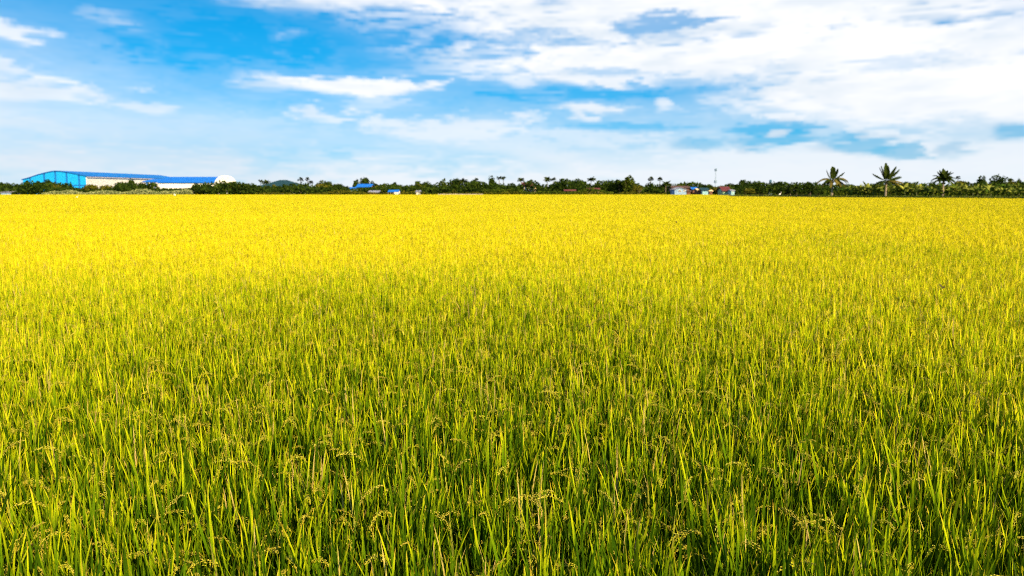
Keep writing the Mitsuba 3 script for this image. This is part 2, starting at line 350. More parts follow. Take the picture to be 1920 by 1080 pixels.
NV = {0: 7, 1: 6, 2: 5, 3: 5, 4: 4}
for v in range(NV[0]):
    rg = np.random.default_rng(100 + v)
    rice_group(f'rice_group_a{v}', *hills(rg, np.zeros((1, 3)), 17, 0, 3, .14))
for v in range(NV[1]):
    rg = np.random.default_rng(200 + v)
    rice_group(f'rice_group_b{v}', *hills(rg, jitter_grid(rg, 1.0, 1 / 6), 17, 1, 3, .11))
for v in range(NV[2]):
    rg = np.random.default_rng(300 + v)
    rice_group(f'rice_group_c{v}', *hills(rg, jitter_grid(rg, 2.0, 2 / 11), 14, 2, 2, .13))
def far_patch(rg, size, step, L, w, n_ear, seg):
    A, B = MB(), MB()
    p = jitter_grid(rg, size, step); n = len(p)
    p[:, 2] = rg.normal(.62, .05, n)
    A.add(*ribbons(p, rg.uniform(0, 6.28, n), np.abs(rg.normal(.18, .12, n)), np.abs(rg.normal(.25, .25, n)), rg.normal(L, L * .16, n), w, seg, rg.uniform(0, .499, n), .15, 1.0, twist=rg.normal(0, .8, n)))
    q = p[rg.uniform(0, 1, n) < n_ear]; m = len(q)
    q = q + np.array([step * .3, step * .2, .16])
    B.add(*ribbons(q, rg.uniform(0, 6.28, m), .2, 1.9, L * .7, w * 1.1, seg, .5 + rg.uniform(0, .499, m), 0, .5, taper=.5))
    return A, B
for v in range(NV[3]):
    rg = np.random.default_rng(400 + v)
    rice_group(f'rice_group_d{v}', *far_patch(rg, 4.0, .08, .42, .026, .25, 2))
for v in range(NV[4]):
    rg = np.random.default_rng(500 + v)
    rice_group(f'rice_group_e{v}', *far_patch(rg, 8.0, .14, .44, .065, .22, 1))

FIELD_END = 257.0
BANK = np.array([[50.6, 185], [61.9, 160], [74, 147], [87.7, 137], [107, 122], [130, 108]])
def bank_y(x): return np.interp(x, BANK[:, 0], BANK[:, 1], left=1e9, right=90)
count, RS = [0], .78
def plant(letter, nv, x, y, ang, sc, mirror=False):
    count[0] += 1
    m = T().translate([float(x), float(y), 0]).rotate([0, 0, 1], float(ang)).scale([RS, RS, RS * float(sc)] if letter in 'abc' else [1, 1, RS * float(sc)])
    scene[f'rice_crop__{count[0]:03d}'] = {'type': 'instance', 'group': {'type': 'ref', 'id': f'rice_group_{letter}{int(rng.integers(nv))}'}, 'to_world': m}
TANH = math.tan(math.radians(FOV / 2))
def grow(a):
    return float(meshkit.fbm(np.array([[a[0] * .35, a[1] * .22, 0]]), 3, 4)[0] - .5)
def field(letter, lev, size, y0, y1, side):
    for yy in np.arange(y0 + size / 2, y1, size):
        half = (yy + size) * TANH * 1.03 + side
        nx = int(math.ceil(half / size))
        for i in range(-nx, nx + 1):
            x = i * size
            if yy > bank_y(x) - 1.0 and (x > 61 or yy < bank_y(x) + size * .5 + 1): continue
            plant(letter, NV[lev], x, yy, 90 * rng.integers(4), 1 + .16 * grow((x, yy)) + rng.normal(0, .012))
if QUICK != 'norice':
    # nearest hills one by one, broadcast irregularly
    s = .2 * RS
    for yy in np.arange(1.0, 7.0, s):
        half = (yy + .5) * TANH * 1.05 + .8
        for xx in np.arange(-half, half, s):
            x, y = xx + rng.uniform(-.07, .07), yy + rng.uniform(-.07, .07)
            plant('a', NV[0], x, y, rng.uniform(0, 360), (1 + .16 * grow((x, y))) * rng.normal(1, .04))
    field('b', 1, RS, 7.0, 19.0, 1.0)
    field('c', 2, 2 * RS, 19.0, 47.0, 2.0)
    field('d', 3, 4.0, 47.0, 111.0, 4.0)
    field('e', 4, 8.0, 111.0, FIELD_END, 8.0)
    labels['rice_crop'] = {'label': 'ripening yellow green rice crop filling the whole field up to the far trees', 'category': 'rice crop', 'kind': 'stuff'}
    labels['rice_crop__blade'] = {'label': 'long upright green to yellow rice leaves', 'kind': 'stuff'}
    labels['rice_crop__ear'] = {'label': 'drooping golden brown ears of rice grains', 'kind': 'stuff'}

# ------------------------------------------------------------------ foliage
def quads(rg, pts, size, up=.35, out=None):
    """small leaf cards at the points, turned every way; uv.x is a random number of the card"""
    n = len(pts)
    nrm = rg.normal(0, 1, (n, 3))
    if out is not None: nrm += out * 1.2
    nrm[:, 2] += up; nrm /= np.linalg.norm(nrm, axis=1, keepdims=True)
    a = np.cross(nrm, rg.normal(0, 1, (n, 3))); a /= np.linalg.norm(a, axis=1, keepdims=True)
    b = np.cross(nrm, a)
    s = size * rg.uniform(.6, 1.35, (n, 1))
    v = np.stack([pts - a * s * .62, pts - b * s * .34 , pts + a * s * .62, pts + b * s * .34], 1).reshape(-1, 3)
    f = (np.array([[0, 1, 2], [0, 2, 3]])[None] + (np.arange(n) * 4)[:, None, None]).reshape(-1, 3)
    uv = np.repeat(np.stack([rg.uniform(0, 1, n), rg.uniform(0, 1, n)], 1), 4, 0)
    return v, f, uv

def crown_mesh(rg, c, rx, rz, n, size, lobes=7, ragged=.25):
    """a crown of uneven lobes about the centre c"""
    M = MB()
    L = rg.normal(0, 1, (lobes, 3)); L /= np.linalg.norm(L, axis=1, keepdims=True)
    L *= np.array([rx, rx * .9, rz]) * rg.uniform(.35, .68, (lobes, 1))
    R = rg.uniform(.32, .55, lobes)
    w = rg.integers(0, lobes, n)
    d = rg.normal(0, 1, (n, 3)); d /= np.linalg.norm(d, axis=1, keepdims=True)
    r = rg.uniform(.45, 1, (n, 1)) ** .5 * (1 + ragged * rg.normal(0, .35, (n, 1)))
    p = c + L[w] + d * r * R[w][:, None] * np.array([rx, rx * .9, rz])
    p[:, 2] = np.maximum(p[:, 2], .15)
    return M.add(*quads(rg, p, size, out=d))

def tree(px, top, wpx, Y, label, fol='foliage_dark', group=None, name='tree', base=None, dens=1.0, slim=False, cat='tree'):
    rg = np.random.default_rng(int(px * 31 + top * 7 + Y))
    X, zt = Xat(px, Y), Zat(top, Y)
    rx = wpx / 2 / FPX * Y
    zb = base if base is not None else max(.3, zt * .22)
    c = np.array([X, Y, (zt + zb) / 2]); rz = (zt - zb) / 2 / .86; rx *= 1.3
    t = thing(name, label, cat, group)
    n = int((420 + 95 * rx * rz) * dens)
    C = crown_mesh(rg, c, rx, rz, min(n, 2600), .42 + .035 * max(rx, rz), lobes=7 + int(rx))
    obj('crown', C.mesh(), fol, t, uv=C.uvs())
    M = MB()
    r0 = .09 + .025 * zt
    M.tube([[X, Y, 0], [X + rg.normal(0, .1), Y, zb * .7 + .3], [X + rg.normal(0, .2), Y, (zb + zt) / 2]], [r0, r0 * .75, r0 * .35])
    obj('trunk', M.mesh(), 'bark', t, smooth=40)
    B = MB()
    for k in range(4):
        a = rg.uniform(0, 6.28); z0 = zb * .7 + .4 + k * .1 * rz
        B.tube([[X, Y, z0], [X + math.cos(a) * rx * .3, Y + math.sin(a) * rx * .3, z0 + rz * .35], [X + math.cos(a) * rx * .62, Y + math.sin(a) * rx * .62, z0 + rz * .8]], [r0 * .5, r0 * .35, r0 * .12], 5)
    obj('limb', B.mesh(), 'bark', t, smooth=40)
    return t

def bush(px, top, wpx, Y, label, fol='foliage_mid', group=None, name='bush', dens=1.0, cat='bush'):
    rg = np.random.default_rng(int(px * 17 + top * 5 + Y))
    X, zt = Xat(px, Y), Zat(top, Y); rx = wpx / 2 / FPX * Y
    t = thing(name, label, cat, group)
    c = np.array([X, Y, zt * .5])
    C = crown_mesh(rg, c, rx, zt * .52, int((200 + 55 * rx * zt) * dens), .36 + .03 * rx, lobes=6 + int(rx))
    obj('leaves', C.mesh(), fol, t, uv=C.uvs())
    M = MB()
    for k in range(4):
        a = rg.uniform(0, 6.28)
        M.tube([[X + math.cos(a) * .1, Y + math.sin(a) * .1, 0], [X + math.cos(a) * rx * .3, Y + math.sin(a) * rx * .3, zt * .35], [X + math.cos(a) * rx * .5, Y + math.sin(a) * rx * .5, zt * .65]], [.05, .035, .015], 5)
    obj('stem', M.mesh(), 'bark', t, smooth=40)
    return t

def frond(rg, base, az, th0, bend, L, w, leaflets, wid):
    """one feather palm leaf: midrib and leaflets hanging along both sides"""
    M = MB()
    n = 12; t = np.linspace(0, 1, n + 1); tm = (t[:-1] + t[1:]) / 2
    th = th0 + bend * tm ** 1.4
    r = np.concatenate([[0], np.cumsum(np.sin(th))]) * L / n; z = np.concatenate([[0], np.cumsum(np.cos(th))]) * L / n
    P = np.array(base) + np.stack([r * math.cos(az), r * math.sin(az), z], 1)
    M.tube(P, .045 * (1 - .85 * t) * max(1, L / 4), 4)
    k = leaflets; s = np.linspace(.16, .99, k)
    C = np.stack([np.interp(s, t, P[:, i]) for i in range(3)], 1)
    D = np.stack([np.interp(s, t, np.gradient(P[:, i])) for i in range(3)], 1); D /= np.linalg.norm(D, axis=1, keepdims=True)
    S = np.cross(D, [0, 0, 1.]); S /= np.linalg.norm(S, axis=1, keepdims=True) + 1e-9
    for sg in (-1, 1):
        ll = w * np.sin(np.pi * (s * .86 + .10)) ** .6 * rg.uniform(.85, 1.1, k)
        d = S * sg * .8 + D * .55 + np.array([0, 0, -.28]) + rg.normal(0, .08, (k, 3))
        d /= np.linalg.norm(d, axis=1, keepdims=True)
        mid = C + d * (ll * .55)[:, None]
        tip = C + d * ll[:, None] + np.array([0, 0, -.25]) * ll[:, None]
        wv = D * wid
        v = np.stack([C - wv * .5, C + wv * .5, mid - wv * .45, mid + wv * .45, tip], 1).reshape(-1, 3)
        f = (np.array([[0, 1, 3], [0, 3, 2], [2, 3, 4]])[None] + (np.arange(k) * 5)[:, None, None]).reshape(-1, 3)
        M.add(v, f, np.repeat(np.stack([rg.uniform(.1, .9, k), s], 1), 5, 0))
    return M

def coconut(px, Y, zc, label, spec, lean=0.0, seed=1, dry=()):
    """spec: list of (azimuth deg measured from +x, start angle deg from upright, bend deg, length m)"""
    rg = np.random.default_rng(seed)
    X = Xat(px, Y)
    t = thing('coconut_palm', label, 'palm tree')
    M = MB()
    h = np.linspace(0, 1, 9)
    pts = np.stack([X - lean * (1 - h) ** 2, Y + 0 * h, zc * h], 1)
    M.tube(pts, .15 + .13 * (1 - h) ** 2.5 + .02 * (np.arange(9) % 2), 9)
    obj('trunk', M.mesh(), 'palm_bark', t, smooth=40)
    for i, (az, th0, bd, L) in enumerate(spec):
        a = math.radians(az)
        F = frond(rg, [X + .12 * math.cos(a), Y + .12 * math.sin(a), zc + rg.uniform(-.1, .12)], a, math.radians(th0), math.radians(bd), L, .26 * L ** .8 * .92, 42, .20)
        obj('frond', F.mesh(), 'palm_leaf_dry' if i in dry else 'palm_leaf', t, uv=F.uvs())
    N = MB()
    for k in range(6):
        a = k * 1.05
        N.ball([X + .28 * math.cos(a), Y + .28 * math.sin(a), zc - .25 - .1 * (k % 2)], .13)
    obj('coconut', N.mesh(), 'foliage_mid', t, smooth=True)

def far_palm(px, top, wpx, Y, label, group=None, round_crown=False, fol='foliage_dark', droop=1.0):
    rg = np.random.default_rng(int(px * 13 + top))
    X, zt = Xat(px, Y), Zat(top, Y); R = wpx / 2 / FPX * Y * 1.4
    t = thing('palm_tree', label, 'palm tree', group)
    zc = zt - R * (.88 if round_crown else .7)
    M = MB()
    M.tube([[X + rg.normal(0, .15), Y, 0], [X, Y, zc * .5], [X, Y, zc]], [.20, .14, .11], 7)
    obj('trunk', M.mesh(), 'bark', t, smooth=40)
    if round_crown:   # fan palm: stiff fans on a ball
        C = MB()
        for k in range(40):
            d = rg.normal(0, 1, 3); d[2] = abs(d[2]) * .9 - .35; d /= np.linalg.norm(d)
            a = np.cross(d, [.1, .2, 1]); a /= np.linalg.norm(a)
            c0 = np.array([X, Y, zc]); tip = c0 + d * R
            C.tube([c0, c0 + d * R * .55], [.03, .02], 3)
            ang = np.linspace(-1.25, 1.25, 9); cc = c0 + d * R * .5
            ring = np.array([cc + (d * math.cos(q) + a * math.sin(q)) * R * .5 * (1 if j % 2 else .72) for j, q in enumerate(ang)])
            C.add(np.vstack([cc[None], ring]), [[0, j, j + 1] for j in range(1, 9)], np.full((10, 2), rg.uniform(.1, .9)))
    else:
        C = MB()
        for k in range(24):
            F = frond(rg, [X, Y, zc], rg.uniform(0, 6.28), math.radians(rg.uniform(8, 80)), math.radians(rg.uniform(40, 85)) * droop, R * rg.uniform(1.0, 1.25), R * .36, 12, .22)
            v, f = F.mesh(); C.add(v, f, F.uvs())
    obj('crown', C.mesh(), fol, t, uv=C.uvs())
    return t

# dense belts of scrub that read as one mass: crest height follows the photograph's skyline
def belt(name, label, fol, crest, Y0, depth, dens, size, cat='scrub', low=0.05, amp=.58):
    rg = np.random.default_rng(len(scene))
    crest = np.array(crest, float)
    pts = []
    x0, x1 = crest[0, 0], crest[-1, 0]
    n = int((x1 - x0) * dens)
    px = rg.uniform(x0, x1, n); Y = Y0 + depth * rg.uniform(0, 1, n) ** 1.3
    X = (px - 960) / FPX * Y / (math.cos(PITCH) + 183 / FPX * math.sin(PITCH))
    top = np.interp(px, crest[:, 0], crest[:, 1])
    zt = CAM_Z + (357 - top) / FPX * Y
    lump = meshkit.fbm(np.stack([X * .42, Y * .3, 0 * X], 1), 3, 5) + 1.5 * (meshkit.noise(np.stack([X * .16, Y * .05, 0 * X], 1), 8) - .5)
    zt = zt * (.70 + amp * np.clip(lump, 0, 1.3))
    z = np.maximum(low, zt * rg.uniform(0, 1, n) ** .55)
    M = MB().add(*quads(rg, np.stack([X, Y, z], 1), size, up=.3, out=np.tile([[.1, -.5, .2]], (n, 1))))
    key = thing(name, label, cat, kind='stuff')
    scene[key] = mikit.ply(M.mesh(), fol, uv=M.uvs())

# ------------------------------------------------------------------ buildings
def hole_free_windows(t, rects, Y, mat_name='dark_opening', frame='wall_white', name='window'):
    """windows standing 6 cm proud on a wall that faces the camera: frame bars round a recessed pane; rects in metres (x0,x1,z0,z1)"""
    for x0, x1, z0, z1 in rects:
        w = MB(); b = .09
        w.box([(x0 + x1) / 2, Y - .03, z1 - b / 2], [x1 - x0, .09, b]).box([(x0 + x1) / 2, Y - .03, z0 + b / 2], [x1 - x0, .09, b])
        w.box([x0 + b / 2, Y - .03, (z0 + z1) / 2], [b, .09, z1 - z0 - 2 * b]).box([x1 - b / 2, Y - .03, (z0 + z1) / 2], [b, .09, z1 - z0 - 2 * b]).box([(x0 + x1) / 2, Y - .03, (z0 + z1) / 2], [b * .7, .07, z1 - z0 - 2 * b])
        k = obj(name, w.mesh(), frame, t)
        obj('pane', MB().box([(x0 + x1) / 2, Y - .012, (z0 + z1) / 2], [x1 - x0 - 2 * b, .02, z1 - z0 - 2 * b]).mesh(), mat_name, k)

def house(px0, px1, eave, ridge, Y, depth, label, wall, roof, ridge_axis='x', windows=(), doors=(), over=.5, hip=False, group=None, name='house', cat='house', base=0.0):
    """px0..px1: wall extent; eave, ridge: pixel rows of the roof; windows (pixel x0, x1, y0, y1)"""
    x0, x1 = Xat(px0, Y), Xat(px1, Y); ze, zr = Zat(eave, Y), Zat(ridge, Y + (depth / 2 if ridge_axis == 'x' else 0))
    t = thing(name, label, cat, group)
    xm, ym = (x0 + x1) / 2, Y + depth / 2
    o = over
    if hip:
        W = MB().box([xm, ym, (ze + base) / 2], [x1 - x0, depth, ze - base])
        r = min(depth, x1 - x0) / 2 * .8
        e0, e1, f0, f1 = x0 - o, x1 + o, Y - o, Y + depth + o
        zl = ze - .15
        v = [[e0, f0, zl], [e1, f0, zl], [e1, f1, zl], [e0, f1, zl], [min(xm, x0 + r), ym, zr], [max(xm, x1 - r), ym, zr], [xm, ym, zl - .02]]
        R = MB().add(v, [[0, 1, 5], [0, 5, 4], [1, 2, 5], [2, 3, 4], [2, 4, 5], [3, 0, 4], [0, 6, 1], [1, 6, 2], [2, 6, 3], [3, 6, 0]])
    elif ridge_axis == 'x':
        W = MB().prism([[Y, base], [Y + depth, base], [Y + depth, ze], [ym, zr - .12], [Y, ze]], x0, x1, 'x')
        k = (zr - ze) / (depth / 2)
        R = MB()
        lo = ze - k * o
        R.prism([[Y - o, lo], [ym, zr], [Y + depth + o, lo], [Y + depth + o, lo + .14], [ym, zr + .16], [Y - o, lo + .14]], x0 - o, x1 + o, 'x')
    else:
        W = MB().prism([[x0, base], [x1, base], [x1, ze], [xm, zr - .12], [x0, ze]], Y, Y + depth, 'y')
        k = (zr - ze) / ((x1 - x0) / 2); lo = ze - k * o
        R = MB().prism([[x0 - o, lo], [xm, zr], [x1 + o, lo], [x1 + o, lo + .14], [xm, zr + .16], [x0 - o, lo + .14]], Y - o, Y + depth + o, 'y')
    obj('wall', W.mesh(), wall, t)
    obj('roof', R.mesh(), roof, t)
    hole_free_windows(t, [(Xat(a, Y), Xat(b, Y), Zat(d, Y), Zat(c, Y)) for a, b, c, d in windows], Y)
    for a, b, c, d in doors:
        obj('door', MB().box([(Xat(a, Y) + Xat(b, Y)) / 2, Y - .03, Zat(c, Y) / 2], [Xat(b, Y) - Xat(a, Y), .07, Zat(c, Y)]).mesh(), 'wall_brown', t)
    return t

# --- the big blue hall: gable end towards the camera, long white wall running away
YH, YH2 = 480.0, 614.0
gx = [44, 57, 84, 105, 126, 149, 163]
hx0, hx1 = Xat(44, YH), Xat(163, YH)
prof_px = [(44, 337), (56, 333.2), (72, 328), (88, 323.8), (100, 321.3), (107, 320.6), (118, 321.2), (132, 323.6), (147, 326.6), (163, 330.6)]
prof = np.array([[Xat(a, YH), Zat(b, YH)] for a, b in prof_px])
hall = thing('warehouse', 'long blue hall with curved roof, panelled blue gable end and white side wall', 'warehouse')
band = Zat(348.2, YH)
def roof_z(x): return np.interp(x, prof[:, 0], prof[:, 1])
core = [[hx0 + .2, 0], [hx1 - .2, 0]] + [[x - (.2 if x > hx1 - 1 else 0) + (.2 if x < hx0 + 1 else 0), z - .2] for x, z in prof[::-1]]
wall = obj('wall', MB().prism(core, YH + .25, YH2 - .2).mesh(), 'hall_blue_post', hall)
for i in range(len(gx) - 1):
    a, b = Xat(gx[i], YH) + (.0 if i == 0 else .75), Xat(gx[i + 1], YH) - (.0 if i == len(gx) - 2 else .45)
    xs = np.array(sorted([a, b] + [x for x in prof[:, 0] if a < x < b]))
    obj('panel', MB().prism([[a, band + .45]] + [[b, band + .45]] + [[x, roof_z(x) - .35] for x in xs[::-1]], YH, YH + .24).mesh(), 'hall_blue', wall)
    obj('panel', MB().prism([[a, 0], [b, 0], [b, band - .25], [a, band - .25]], YH, YH + .24).mesh(), 'hall_blue', wall)
obj('side_wall', MB().box([hx1 + .02, (YH + YH2) / 2, (prof[-1, 1] - .5) / 2], [.4, YH2 - YH, prof[-1, 1] - .5]).mesh(), 'white_panel', hall, label='long white side wall of the blue hall')
cap = [[x, z + .25] for x, z in prof]
low = [[x, z - .15] for x, z in prof[::-1]]
cap[0][0] -= .6; low[-1][0] -= .6; cap[-1][0] += .7; low[0][0] += .7
obj('roof', MB().prism(low[::-1] + cap[::-1], YH - .5, YH2 + .5).mesh(), 'roof_blue', hall, label='dark blue curved sheet metal roof')
G = MB().box([hx1 + .75, (YH + YH2) / 2, prof[-1, 1] - .42], [.35, YH2 - YH, .42])
obj('gutter', G.mesh(), 'lilac_panel', hall)

# --- the lower hall beside it, ridge across the view
YL = 470.0
lx0, lx1 = Xat(297, YL), Xat(401, YL)
low_hall = thing('warehouse', 'lower white hall with a blue roof and a row of dark bays', 'warehouse')
ze, zr = Zat(342.2, YL), Zat(332.5, YL + 14)
obj('wall', MB().prism([[YL, 0], [YL + 28, 0], [YL + 28, ze], [YL + 14, zr - .25], [YL, ze]], lx0, lx1, 'x').mesh(), 'white_panel', low_hall)
rx0 = Xat(300, YL)
k = (zr - ze) / 14
obj('roof', MB().prism([[YL - .8, ze - k * .8], [YL + 14, zr], [YL + 28.8, ze - k * .8], [YL + 28.8, ze - k * .8 + .3], [YL + 14, zr + .3], [YL - .8, ze - k * .8 + .3]], lx0 - .6, lx1 + .4, 'x').mesh(), 'roof_bright_blue', low_hall)
for a in (308.5, 317, 326, 335, 343.5, 352):
    x0, x1 = Xat(a, YL), Xat(a + 7, YL); z1 = Zat(352.8, YL)
    w = MB().box([x0 - .12, YL - .05, z1 / 2], [.24, .3, z1]).box([x1 + .12, YL - .05, z1 / 2], [.24, .3, z1]).box([(x0 + x1) / 2, YL - .05, z1 + .12], [x1 - x0 + .48, .3, .24])
    b = obj('bay', w.mesh(), 'white_panel', low_hall)
    obj('opening', MB().box([(x0 + x1) / 2, YL - .005, z1 / 2], [x1 - x0, .05, z1]).mesh(), 'dark_opening', b)
# a low lean-to between the two halls
lean = thing('shed', 'pale lilac shed with blue roof standing between the two blue roofed halls', 'shed')
YS = 500.0
sx0, sx1 = Xat(268, YS), Xat(297.5, YS)
obj('wall', MB().box([(sx0 + sx1) / 2, YS + 8, Zat(341, YS) / 2], [sx1 - sx0, 16, Zat(341, YS)]).mesh(), 'lilac_panel', lean)
obj('roof', MB().prism([[YS - .5, Zat(341.4, YS)], [YS + 16, Zat(336.4, YS + 16)], [YS + 16, Zat(336.4, YS + 16) + .3], [YS - .5, Zat(341.4, YS) + .3]], sx0 - .4, sx1 + .4, 'x').mesh(), 'roof_bright_blue', lean)
for a in (276, 284, 291):
    obj('post', MB().box([Xat(a, YS), YS - .12, Zat(342, YS) / 2], [.5, .2, Zat(342, YS)]).mesh(), 'hall_blue_post', lean)

# --- white arched hall at the right end
YA = 466.0
ax0, ax1 = Xat(402, YA), Xat(439.5, YA)
arch = thing('warehouse', 'white hall with a rounded arched front at the right end of the blue roofed halls', 'warehouse')
th = np.linspace(0, np.pi, 17)
xm, rad, zb, zt = (ax0 + ax1) / 2, (ax1 - ax0) / 2, Zat(350, YA), Zat(329.5, YA)
arc = np.stack([xm + rad * np.cos(th), zb + (zt - zb) * np.sin(th) ** .9], 1)
obj('front_wall', MB().prism(np.vstack([[[xm - rad, 0]], [[xm + rad, 0]], arc]), YA, YA + .4).mesh(), 'white_panel', arch)
arc2 = np.stack([xm + (rad + .25) * np.cos(th), zb + (zt - zb + .2) * np.sin(th) ** .9], 1)
obj('roof', MB().prism(np.vstack([[[xm - rad, 0]], [[xm + rad, 0]], [[xm + rad + .25, 0]], arc2, [[xm - rad - .25, 0]]])[[1, 2] + list(range(3, 20)) + [20, 0]] if False else np.vstack([[[xm - rad - .25, 0]], [[xm + rad + .25, 0]], arc2]), YA + .41, YA + 4.5).mesh(), 'white_panel', arch)

# --- teal hip roofed hall, houses and huts
house(484, 550, 350.5, 337.3, 420, 30, 'large dark teal pyramid roofed pavilion rising above the hedge', 'wall_white', 'roof_teal', hip=True, over=1.6, name='pavilion', cat='building', windows=((533, 538, 350.9, 353), (543, 548, 350.9, 353)))
house(445, 459, 350.5, 346.2, 380, 9, 'house with a dull red roof just right of the white arched hall', 'wall_cream', 'roof_red')
house(670, 694, 350.5, 345.6, 300, 8, 'two storey brown house with a bright blue roof under the tall dark trees', 'wall_brown', 'roof_bright_blue', windows=((684, 688, 352, 354.5), (689.5, 693, 352, 354.5)))
house(656, 665, 354, 351.6, 292, 5, 'small white house with a blue roof left of the two storey brown house', 'wall_cyan', 'roof_bright_blue', over=.35)
house(692, 709, 360.5, 357.8, 266, 5, 'low open shed with a grey tin roof between the two blue roofed houses', 'wall_brown', 'roof_tin', name='shed', cat='shed', over=.4)
hut = house(738.5, 747, 360, 356.6, 258, 4, 'field hut with a blue roof and a white room at the edge of the rice', 'wall_white', 'roof_bright_blue', over=.1, name='hut', cat='hut')
hY = 258.0
obj('porch_roof', MB().prism([[hY - .5, Zat(360.2, hY)], [hY + 2, Zat(356.6, hY + 2)], [hY + 4.5, Zat(360.2, hY)], [hY + 4.5, Zat(360.2, hY) + .1], [hY + 2, Zat(356.6, hY + 2) + .1], [hY - .5, Zat(360.2, hY) + .1]], Xat(727, hY), Xat(738, hY), 'x').mesh(), 'roof_bright_blue', hut)
for a in (728, 732.5, 737):
    obj('post', MB().tube([[Xat(a, hY), hY - .3, 0], [Xat(a, hY), hY - .3, Zat(360, hY)]], .07).mesh(), 'wood_post', hut)
house(780, 786.5, 360, 357.6, 258, 4, 'tiny white hut with a grey roof left of the pale field wall', 'wall_white', 'roof_tin', over=.25, name='hut', cat='hut', windows=((781.5, 783, 360.8, 362),))
house(1, 20, 361, 358.6, 262, 5, 'low lilac roofed shed at the far left edge of the field', 'wall_bluish', 'roof_tin', over=.3, name='shed', cat='shed')
house(982, 998, 348, 342.6, 290, 9, 'white house with a dull red roof among the tall palms', 'wall_white', 'roof_red', windows=((986, 989, 349.5, 352.5), (993, 996, 349.5, 352.5)), over=.7)
house(1001, 1005, 351.3, 349.6, 286, 4, 'small cream annexe with a wooden roof beside the red roofed white house', 'wall_cream', 'roof_brown', over=.3)
house(1104, 1124, 357, 353.3, 275, 7, 'low bungalow with a bright red roof behind the green hedge', 'wall_cream', 'roof_red')
house(1060, 1078, 357.8, 356.2, 275, 5, 'long low shed with a thin red roof behind the hedge', 'wall_brown', 'roof_red', name='shed', cat='shed')
house(1265, 1287, 355.5, 352.0, 262, 7, 'pale blue house with two dark windows at the edge of the rice', 'wall_bluish', 'roof_tin', ridge_axis='y', windows=((1272, 1277, 356.2, 360), (1281, 1285, 355.8, 359.3)), over=.3)
house(1262, 1292, 352.3, 349.4, 272, 8, 'long house with a dark brown roof behind the pale blue house', 'wall_brown', 'roof_brown')
house(1299, 1306, 354.8, 351.8, 272, 5, 'small hut with a steep blue roof between the pale blue house and the cyan house', 'wall_brown', 'roof_bright_blue', name='hut', cat='hut', windows=())
house(1307, 1314.5, 356.2, 354.0, 266, 4, 'small hut with a pale thatched roof left of the cyan house', 'wall_brown', 'wall_cream', name='hut', cat='hut', over=.3)
house(1317, 1328, 356.3, 353.0, 264, 6, 'cyan house with a teal roof', 'wall_cyan', 'roof_teal', windows=((1323.5, 1326.5, 356.8, 358.4),), over=.5)
house(1288, 1295, 359.2, 357.4, 262, 4, 'low dark shed right against the pale blue house', 'wall_brown', 'roof_brown', name='shed', cat='shed', over=.3)
house(1330, 1336, 358.6, 356.6, 264, 4, 'little orange roofed shed right of the cyan house', 'wall_brown', 'wall_cream', name='shed', cat='shed', over=.25)
house(1356, 1369, 357.5, 350.8, 266, 7, 'mint green house with a steep dark red roof', 'wall_mint', 'roof_red', windows=((1363, 1366, 358.6, 360.4),))
house(1371, 1377.5, 358, 356.2, 262, 4, 'small pale cyan hut right of the mint green house', 'wall_cyan', 'roof_tin', name='hut', cat='hut', windows=((1373, 1375, 359, 360.6),), over=.2)
house(534, 552, 352.2, 350.4, 330, 6, 'low white shed in front of the dark teal pavilion', 'wall_white', 'roof_tin', name='shed', cat='shed', over=.3)
house(575, 582.5, 355.5, 353.8, 300, 5, 'low white shed below the two tall fan palms', 'wall_white', 'roof_tin', name='shed', cat='shed', over=.3)
# pale field wall of short sections
fw = thing('field_wall', 'low pale pinkish wall of short sections along the field edge', 'wall')
for i, a in enumerate(np.linspace(822, 902, 21)):
    obj('section', MB().box([Xat(a + 1.9, 257.5), 257.5, .46 + .02 * (i % 3)], [.62, .18, .92 + .04 * (i % 3)]).mesh(), 'concrete', fw)
    obj('pillar', MB().box([Xat(a, 257.5), 257.45, .54], [.16, .26, 1.08]).mesh(), 'concrete', fw)

# --- lattice telecom mast, water tank
YM = 900.0
mast = thing('telecom_mast', 'thin pale lattice telecom mast far behind the trees', 'mast')
mx, mz = Xat(1341, YM), Zat(316, YM)
M = MB()
for k in range(3):
    a = k * 2.094
    M.tube([[mx + .75 * math.cos(a), YM + .75 * math.sin(a), 0], [mx + .45 * math.cos(a), YM + .45 * math.sin(a), mz]], .085, 5)
for i in range(24):
    z0, z1 = mz * i / 24, mz * (i + 1) / 24
    for k in range(3):
        a, b = k * 2.094, (k + 1) * 2.094
        r0, r1 = .75 - .3 * i / 24, .75 - .3 * (i + 1) / 24
        M.tube([[mx + r0 * math.cos(a), YM + r0 * math.sin(a), z0], [mx + r1 * math.cos(b), YM + r1 * math.sin(b), z1]], .05, 4)
obj('lattice', M.mesh(), 'mast_steel', mast)
for zz, r in ((Zat(318.5, YM), 1.5), (Zat(340.5, YM), 1.7)):
    for k in range(6):
        a = k * 1.047
        obj('antenna', MB().box([mx + r * .7 * math.cos(a), YM + r * .7 * math.sin(a), zz], [.5, .3, 2.9], a).mesh(), 'mast_steel', mast)
tank = thing('water_tower', 'small dark blue water tank on a post above the tree tops', 'water tower')
YW = 330.0; wx = Xat(1444, YW); wz0, wz1 = Zat(343.5, YW), Zat(337, YW)
obj('tank', MB().tube([[wx, YW, wz0 - .02], [wx, YW, wz0], [wx, YW, wz0 + .35], [wx, YW, wz1 - .25], [wx, YW, wz1], [wx, YW, wz1 + .02]], [.02, .45, .52, .52, .3, .02], 14).mesh(), 'tank_blue', tank, smooth=40)
